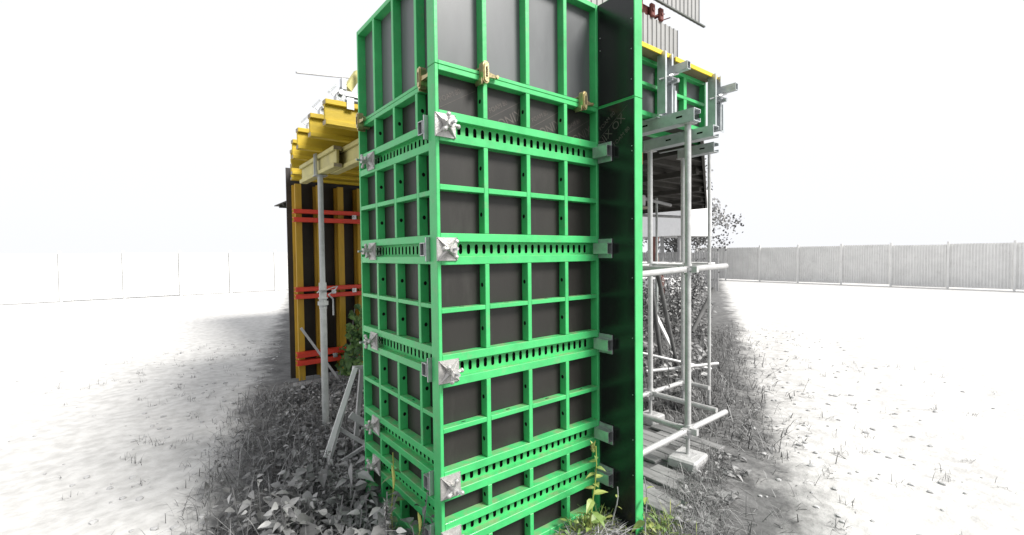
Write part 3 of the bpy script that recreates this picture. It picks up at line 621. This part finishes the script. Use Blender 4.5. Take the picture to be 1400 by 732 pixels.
# ------------------------------------------------------------------ vegetation
class Leaves:
    def __init__(s): s.V = []; s.F = []; s.T = []; s.n = 0
    def raw(s, v, f, tone):
        s.V.append(v); s.F += [tuple(i+s.n for i in q) for q in f]; s.T.append(np.full(len(v), tone)); s.n += len(v)
    LF = [(0,1,2),(0,2,3),(1,4,5,2),(2,5,6,3),(4,7,8,5),(5,8,9,6),(7,10,8),(8,10,9)]
    def leaf(s, p, d, n, L, w, droop, tone, fold=.12):
        d = d/np.linalg.norm(d); side = np.cross(d, n); side /= (np.linalg.norm(side)+1e-9); nn = np.cross(side, d)
        v = [p]
        for t, ww in ((.20, .86), (.42, 1.0), (.74, .52)):
            c = p+d*L*t-np.array([0, 0, droop*L*t*t]); wv = side*w*ww*.5; fo = nn*w*fold*ww
            v += [c-wv+fo, c, c+wv+fo]
        v.append(p+d*L-np.array([0, 0, droop*L])); s.raw(np.array(v), s.LF, tone)
    def blade(s, p, d, L, w, bend, tone):
        side = np.cross(d, [0, 0, 1.0]); side /= (np.linalg.norm(side)+1e-9); h = np.array([d[0], d[1], 0]); v = []
        for t in (0, .4, .75):
            c = p+d*L*t+(h*.6-np.array([0, 0, .8]))*bend*L*t*t; wv = side*w*.5*(1-.6*t); v += [c-wv, c+wv]
        v.append(p+d*L+(h*.6-np.array([0, 0, .8]))*bend*L); s.raw(np.array(v), [(0,1,3,2),(2,3,5,4),(4,5,6)], tone)
    def stem(s, a, b, r, tone):
        a, b = np.array(a), np.array(b); d = b-a; x = np.cross(d, [.3, .9, .1]); x /= np.linalg.norm(x); y = np.cross(d, x); y /= np.linalg.norm(y)
        v = [p+r*k*(x*math.cos(q)+y*math.sin(q)) for p, k in ((a, 1), (b, .6)) for q in (0, 2.1, 4.2)]
        s.raw(np.array(v), [(0,1,4,3),(1,2,5,4),(2,0,3,5)], tone)
    def build(s, name, m, parent=None, loc=(0,0,0)):
        me = bpy.data.meshes.new(name); V = np.concatenate(s.V); me.from_pydata(V.tolist(), [], s.F); me.materials.append(m)
        at = me.attributes.new('tone', 'FLOAT', 'POINT'); at.data.foreach_set('value', np.concatenate(s.T).astype(np.float32))
        return put(name, me, parent, loc)
def rdir(el0, el1):
    a = rng.uniform(0, 2*math.pi); e = rng.uniform(el0, el1); return np.array([math.cos(a)*math.cos(e), math.sin(a)*math.cos(e), math.sin(e)])
def leafy(Lv, x, y, h, nl, ls, tone0=None, lean=.18):
    z = gz(x, y); top = np.array([x+rng.normal(0, lean*h), y+rng.normal(0, lean*h), z+h]); base = np.array([x, y, z-.01])
    Lv.stem(base, top, .004+.006*h, rng.uniform(.45, .8)); a0 = rng.uniform(0, 6.28)
    for k in range(nl):
        t = .25+.75*(k+.5)/nl; p = base*(1-t)+top*t; a = a0+k*2.4+rng.normal(0, .3); e = rng.uniform(-.15, .7)
        d = np.array([math.cos(a)*math.cos(e), math.sin(a)*math.cos(e), math.sin(e)]); q = p+d*ls*rng.uniform(.15, .5)
        Lv.stem(p, q, .0022, .6); L = ls*rng.uniform(.55, 1.2)*(1.15-.5*t)
        n = np.array([rng.normal(0, .65), rng.normal(0, .65), 1]); tn = (rng.uniform(0, 1)*.75+.25*t) if tone0 is None else np.clip(tone0+rng.normal(0, .15), 0, 1)
        Lv.leaf(q, d, n, L, L*rng.uniform(.38, .72), rng.uniform(.1, .85), tn)
def left_edge(y): return -.39+(y-1.1)*.25-.95     # where the weeds thin out towards the yard
LW = Leaves(); LGr = Leaves(); cnt = 0
while cnt < 560:
    y = rng.uniform(-.05, 4.4); x0 = left_edge(y); x1 = .04 if y < 1.25 else min(.60+.25*(y-1.3), .9+.1*y); x = rng.uniform(x0, x1)
    if rng.uniform() < ((x-x0)/.95)**2.2:
        if abs(x-.29) < .14 and abs(y-1.9) < .2 and rng.uniform() < .6: continue
        near = 1-min(1, max(0, (y-1.2)/3)); h = rng.uniform(.07, .24)+.20*near*rng.uniform(0, 1)**2
        if y > 2.5: h *= .8
        if .7 < y < 2.0 and x > -.12: h *= .62
        leafy(LW, x, y, h, int(rng.integers(5, 12)), rng.choice([.05, .075, .10, .13])*rng.uniform(.8, 1.15)*(1.1 if y < 1.6 else .72)); cnt += 1
for _ in range(36000):
    y = rng.uniform(-.1, 4.5); x0 = left_edge(y); x1 = .05 if y < 1.3 else 1.3; x = rng.uniform(x0, x1)
    if rng.uniform() > ((x-x0)/.9)**1.6+.02: continue
    LGr.blade(np.array([x, y, gz(x, y)-.005]), rdir(.35, 1.5), rng.uniform(.05, .22)*(1.5 if rng.uniform() < .15 else 1), rng.uniform(.002, .006), rng.uniform(.1, 1.1), rng.beta(1.8, 2.6))
for _ in range(900):
    y = rng.uniform(.2, 4.3); x0 = left_edge(y)+.4; x = rng.uniform(x0, .03 if y < 1.3 else 1.0)
    LGr.blade(np.array([x, y, gz(x, y)]), rdir(.4, 1.3), rng.uniform(.2, .42), rng.uniform(.003, .006), rng.uniform(.2, 1.0), rng.uniform(.55, 1))
stuff(LW.build('weeds', LEAFG), 'grey broad leaved weeds covering the ground left of the column', 'weeds')
stuff(LGr.build('dry_grass', DRYG), 'fine grey grass between the weeds on the left', 'grass')
# right side: dry grass and undergrowth
RG = Leaves(); RB = Leaves()
def right_line(x): return -.50+(x-1.63)*.53      # y of the picture's right border on the ground
k = 0
while k < 20000:
    x = rng.uniform(.35, 9.5)**1.0; y = rng.uniform(-.85, 7)
    yl = right_line(x)
    if y < yl-.10-.45*abs(rng.normal())*min(1, max(0, (x-1.2)/1.0)): continue
    if x < 1.40 and y > -.03: continue
    if x < 1.29 and y > -.30 and y < .95 and x > 1.19: continue
    if y > yl+.6+.62*(x-1.0)+.4: continue
    onp = 1.5 < x < 2.88 and -.62 < y < .72
    if onp and rng.uniform() > (.16 if x < 1.85 or y < -.30 else .02): continue
    if rng.uniform() < max(0, (x-3)/9): continue
    L = rng.uniform(.06, .24)*(1.25 if x > 3 else .9); 
    if x < 1.5: L *= .8
    RG.blade(np.array([x, y, gz(x, y)-.005]), rdir(.25, 1.45), L, rng.uniform(.003, .008)*(1.6 if x > 3 else 1), rng.uniform(.1, 1.1), rng.beta(2.2, 2.4)); k += 1
for _ in range(700):
    x = rng.uniform(3.0, 12); y = rng.uniform(.8, 7)
    if y < right_line(x)+.1 or y > right_line(x)+1.2+.62*(x-1): continue
    leafy(RB, x, y, rng.uniform(.15, .6)*(1.25 if x > 5 else 1), int(rng.integers(9, 18)), rng.uniform(.07, .15))
for _ in range(26):
    a = rng.uniform(0, 1); x, y = 1.45+a*1.2+rng.normal(0, .08), -.50+a*.40+rng.normal(0, .07)
    leafy(RB, x, y, rng.uniform(.04, .11), 6, .07, .7)
for _ in range(10500):      # dry grass over the board edge in the right foreground
    a = rng.uniform(-.25, 1.25); x, y = 1.38+a*1.0+rng.normal(0, .10), -.50+a*.42+rng.normal(0, .10)-.02
    if y < right_line(x)-.14 or (1.18 < x < 1.30 and y > -.30): continue
    if y > right_line(x)+.42 and rng.uniform() < .8: continue
    RG.blade(np.array([x, y, max(gz(x, y), -.175)-.005]), rdir(.15, 1.4), rng.uniform(.04, .19), rng.uniform(.002, .005), rng.uniform(.2, 1.2), rng.beta(2.4, 1.8))
for _ in range(900):      # trampled hay heap at the foot of the grid
    x, y = rng.normal(.80, .22), rng.normal(-.16, .075)
    if y > -.02: continue
    z = gz(x, y)+rng.uniform(0, .05)
    a = rng.uniform(0, 6.28); RG.blade(np.array([x, y, z]), np.array([math.cos(a), math.sin(a)*.5, rng.uniform(-.05, .3)]), rng.uniform(.08, .2), .006, rng.uniform(0, .4), rng.uniform(.5, 1))
stuff(RG.build('dry_grass', DRYG), 'grey dry grass around the scaffold and the wing foot', 'grass')
stuff(RB.build('undergrowth', LEAFG), 'grey leafy undergrowth beneath the far deck', 'undergrowth')
YT = Leaves(); ST_ = MB(); sr = random.Random(12)
for _ in range(700):
    if sr.random() < .5: y = sr.uniform(.5, 9); x = -.74+(y-1.1)*.25-abs(sr.gauss(0, 1.3))
    else: x = sr.uniform(1.8, 10); y = (x-1.63)*.53-.86-abs(sr.gauss(0, 1.3))
    if sr.random() < .35:
        for _k in range(sr.randint(4, 14)): YT.blade(np.array([x+sr.gauss(0, .03), y+sr.gauss(0, .03), gz(x, y)-.004]), rdir(.5, 1.5), sr.uniform(.03, .12), .004, sr.uniform(.1, .9), sr.uniform(.2, .8))
    else:
        bm = bmesh.new(); bmesh.ops.create_icosphere(bm, subdivisions=1, radius=sr.uniform(.006, .03))
        for q in bm.verts: q.co = Vector((q.co.x*sr.uniform(.7, 1.3)+x, q.co.y*sr.uniform(.7, 1.3)+y, q.co.z*.6+gz(x, y)+.004))
        ST_.bm(bm)
stuff(YT.build('yard_grass', DRYG), 'sparse grey grass tufts scattered over the pale yard', 'grass')
stuff(ST_.build('loose_stones', CONC, smooth=True), 'loose pale stones scattered over the yard', 'stones')
# coloured tufts at the wing's foot
CG = Leaves()
for _ in range(420):
    if rng.uniform() < .55: x, y = rng.normal(.97, .10), rng.normal(-.10, .05)
    else: x, y = rng.normal(1.36, .10), rng.normal(-.36, .06)
    if y > -.012 or (1.19 < x < 1.29 and y > -.295): continue
    CG.blade(np.array([x, y, gz(x, y)]), rdir(.6, 1.5), rng.uniform(.08, .24), rng.uniform(.004, .008), rng.uniform(.2, 1), rng.beta(2, 2))
for _ in range(24):
    x, y = (rng.normal(.98, .1), -.07-abs(rng.normal(0, .05))) if rng.uniform() < .5 else (rng.normal(1.33, .05), rng.normal(-.36, .05))
    if 1.19 < x < 1.29 and y > -.295: continue
    leafy(CG, x, y, rng.uniform(.05, .14), 4, .06, .35)
stuff(CG.build('green_grass', LEAFY), 'green and yellowish grass tufts at the foot of the black wing', 'grass')
# single plants one can point to
def sprout(name, label, x, y, h, nl, ls, m, stem_m, lean=(0, 0), tone=.6, tip=True, seed=1):
    global rng
    P = thing(name, label, 'plant', (x, y, gz(x, y)-.01)); r_ = np.random.default_rng(seed); L = Leaves()
    top = np.array([lean[0], lean[1], h]); pts = [top*t+np.array([0, 0, 0])+np.array([.02*math.sin(3*t), .02*math.sin(4*t+1), 0]) for t in np.linspace(0, 1, 6)]
    MB().path([tuple(q) for q in pts], lambda t: .006-.003*t, 6).build('stem', stem_m, P, smooth=True)
    for k in range(nl):
        t = .15+.8*k/nl; i = int(t*5); p = pts[i]*(1-(t*5-i))+pts[min(i+1, 5)]*(t*5-i); a = 2.4*k+r_.normal(0, .2); e = r_.uniform(-.1, .6); s_ = ls*(1.2-.7*t)*r_.uniform(.8, 1.15)
        L.leaf(p, np.array([math.cos(a)*math.cos(e), math.sin(a)*math.cos(e), math.sin(e)]), np.array([r_.normal(0, .3), r_.normal(0, .3), 1]), s_, s_*.46, r_.uniform(.2, .6), np.clip(tone+r_.normal(0, .2), 0, 1))
    if tip:
        for k in range(16):
            t = .92+.10*k/16; a = 2.4*k; L.leaf(top*t, np.array([math.cos(a)*.5, math.sin(a)*.5, .8]), np.array([math.cos(a), math.sin(a), .2]), .035, .014, .1, np.clip(.85+r_.normal(0, .1), 0, 1))
    L.build('leaves', m, P)
sprout('weed_plant', 'yellow green weed with a flower tip before the lowest channel clamp', .93, -.16, .56, 13, .115, LEAFY, STEMY, (.02, .0), .5, True, 4)
sprout('weed_plant', 'small green leafy sprig against the lower left grid', -.03, .60, .60, 12, .11, LEAFC, STEMY, (.02, -.02), .5, False, 5)
sprout('weed_plant', 'drooping dry green stalk beside the wing edge', 1.21, -.36, .40, 6, .09, LEAFY, STEMG, (-.02, .03), .4, False, 6)
sprout('weed_plant', 'slender dry stalk rising before the black wing face', 1.08, -.20, .30, 4, .06, LEAFY, STEMG, (.02, .0), .8, False, 9)
def spike(x, y, h, label, m, tone, leaves):
    P = thing('seed_spike', label, 'plant', (x, y, gz(x, y)-.01)); r_ = np.random.default_rng(int(abs(x*1000))); L = Leaves()
    MB().path([(0, 0, 0), (.01, 0, h*.5), (0, .01, h)], lambda t: .006-.003*t, 6).build('stem', STEMG, P, smooth=True)
    for k in range(420):
        t = r_.uniform(.38, 1); a = r_.uniform(0, 6.28); e = r_.uniform(-.1, 1.2); d = np.array([math.cos(a)*math.cos(e), math.sin(a)*math.cos(e), math.sin(e)])
        L.blade(np.array([.008, .004, h*t]), d, r_.uniform(.025, .075)*(1.25-t*.8), .0045, r_.uniform(-.2, .8), np.clip(tone+r_.normal(0, .28), 0, 1))
    for k in range(leaves):
        a = 1.1+2.2*k; L.leaf(np.array([0, 0, h*(.18+.13*k)]), np.array([math.cos(a), math.sin(a), .35]), np.array([.2, -.3, 1]), .15, .08, .45, np.clip(.45+r_.normal(0, .12), 0, 1))
    L.build('seed_head', m, P)
spike(-.17, .30, .46, 'grey fluffy seed spike in front of the column foot', DRYG, .45, 5)
for x, y, h, lb in ((-.06, .46, .56, 'yellow green grass ear before the lower left grid'), (-.05, .16, .42, 'short yellow grass ear nearest the column corner')):
    P = thing('grass_ear', lb, 'plant', (x, y, gz(x, y)-.01)); MB().path([(0, 0, 0), (-.005, 0, h*.6), (.01, 0, h*.8)], .0022, 5).build('stem', STEMY, P)
    MB().path([(.01, 0, h*.78), (.013, .0, h*.88), (.008, 0, h*.96), (.0, 0, h*1.02)], lambda t: .010*math.sin(math.pi*(.15+.8*t)), 7).build('ear', mat('ear', (.55, .56, .16), .7, bump=.6, bscale=200), P, smooth=True)
bl = Leaves()
for x, y, h, ls in ((-.30, .28, .24, .19), (-.42, .55, .30, .17), (-.16, .12, .20, .20), (-.52, .85, .26, .16), (-.25, .75, .26, .15), (-.58, 1.15, .24, .15), (-.38, 1.25, .22, .14), (-.06, .02, .14, .17), (-.15, 1.05, .22, .13)):
    leafy(bl, x, y, h, 9, ls, .55, .15)
stuff(bl.build('broad_leaves', LEAFG), 'large pale grey leaves in the left foreground', 'weeds')
# creeper in front of the red walers
cr = thing('creeper', 'green creeper climbing in front of the lowest red waler', 'plant', (1.02, 4.45, ZG+.05))
L = Leaves(); r_ = np.random.default_rng(8); vines = []
for k in range(6):
    pts = [(0, 0, 0)]; x, z = r_.uniform(-.06, .06), 0
    for i in range(7): x += r_.uniform(-.015, .075); z += r_.uniform(.06, .17); pts.append((x, r_.uniform(-.05, .03), z))
    vines.append(pts)
    for p in pts[1:]:
        for q in range(7):
            d = np.array([r_.normal(0, 1), -abs(r_.normal(0, .6)), r_.normal(0, .5)]); s_ = r_.uniform(.05, .11); L.leaf(np.array(p)+r_.normal(0, .045, 3), d, np.array([0, -1, .6]), s_, s_*.8, .3, r_.uniform(.05, .9))
mb = MB()
for pts in vines: mb.path(pts, .004, 5)
mb.build('stem', STEMG, cr); L.build('leaves', LEAFC, cr)
# two trees beyond the fence
def tree(x, y, h, cr_r, label, seed):
    P = thing('tree', label, 'tree', (x, y, ZG), 0, 'grey trees beyond the fence'); r_ = np.random.default_rng(seed); mb = MB()
    mb.tube((0, 0, 0), (.1, .05, h*.5), .16, 8, .09)
    for k in range(7):
        a = k*.9+r_.uniform(0, .5); mb.tube((.08, .04, h*(.3+.03*k)), (cr_r*.7*math.cos(a), cr_r*.7*math.sin(a), h*(.55+.05*k)), .05, 6, .015)
    mb.build('trunk', BARK, P, smooth=True); L = Leaves()
    cl = [r_.normal(0, 1, 3)*np.array([cr_r*.42, cr_r*.42, h*.17])+np.array([0, 0, h*.62]) for _ in range(60)]
    for c in cl:
        tn = r_.uniform(0, 1)
        for _ in range(55):
            d = r_.normal(0, 1, 3); L.leaf(c+r_.normal(0, .26, 3), d, r_.normal(0, 1, 3), .16, .11, .1, np.clip(tn+r_.normal(0, .2), 0, 1))
    L.build('crown', CROWN, P)
tree(22.5, 12.1, 5.6, 2.3, 'pale grey tree right of the near scaffold tube beyond the fence', 1)
tree(24.0, 13.6, 5.4, 2.3, 'grey tree behind the white cabin under the deck edge', 2)
def bush(x, y, h, label, seed):
    P = thing('bush', label, 'bush', (x, y, ZG), 0, 'grey bushes beyond the scaffold'); r_ = np.random.default_rng(seed); L = Leaves(); mb = MB()
    for k in range(9):
        a = r_.uniform(0, 6.28); rr = r_.uniform(.1, .55)*h; tip = (math.cos(a)*rr, math.sin(a)*rr, h*r_.uniform(.55, 1.0)); mb.tube((math.cos(a)*.05, math.sin(a)*.05, -.02), tip, .014, 5, .004)
        for _k in range(130):
            t_ = r_.uniform(.25, 1.05); c = np.array(tip)*t_+r_.normal(0, .11*h, 3); c[2] = abs(c[2]); d = r_.normal(0, 1, 3); L.leaf(c, d, r_.normal(0, 1, 3)+np.array([0, 0, .7]), r_.uniform(.04, .10), .045, .2, r_.uniform(0, 1))
    mb.build('stems', BARK, P); L.build('foliage', CROWN, P)
bush(7.6, 3.75, .95, 'grey bush left of the near scaffold tube beyond the braces', 21)
bush(9.2, 4.25, 1.15, 'grey bush right behind the near scaffold tube', 22)
bush(9.6, 5.6, 1.05, 'taller grey bush before the white container', 23)
bush(11.8, 5.5, 1.3, 'farthest grey bush at the right picture edge', 24)
# pale hoarding round the yard
def hoarding(name, label, a, b):
    a, b = Vector(a), Vector(b); d = b-a; n = int(d.length/2.0); H = thing(name, label, 'fence', (a.x, a.y, ZG), math.atan2(d.y, d.x), 'pale hoardings round the yard')
    pm = MB(); pts = []
    for i in range(20):
        for u, dy in ((0, 0), (.45, 0), (.55, .03), (.95, .03)): pts.append(((i+u)*.0985, dy))
    m_ = len(pts); pm.add([(x, dy, z) for z in (.06, 2.0) for x, dy in pts], [(i, i+1, m_+i+1, m_+i) for i in range(m_-1)]); pme = pm.mesh('panel', HOARD)
    pst = MB().bbox(-.04, .04, -.06, -.005, 0, 2.1, .004).mesh('post', HOARD)
    for i in range(n):
        q = put('panel', pme, H, (i*2.0+.015, .0, random.uniform(-.03, .03))); q.rotation_euler[0] = random.uniform(-.015, .015); put('post', pst, H, (i*2.0, 0, 0))
HOARD = mat('hoarding_sheet', (.72, .72, .71), .5, var=.08, scale=2, dirt=(.36, .35, .33), dirt_amt=.4)
hoarding('hoarding', 'pale sheet metal hoarding along the left background', (-22, 24), (12, 24))
hoarding('hoarding', 'pale sheet metal hoarding along the right background', (27, 14), (27, -16))
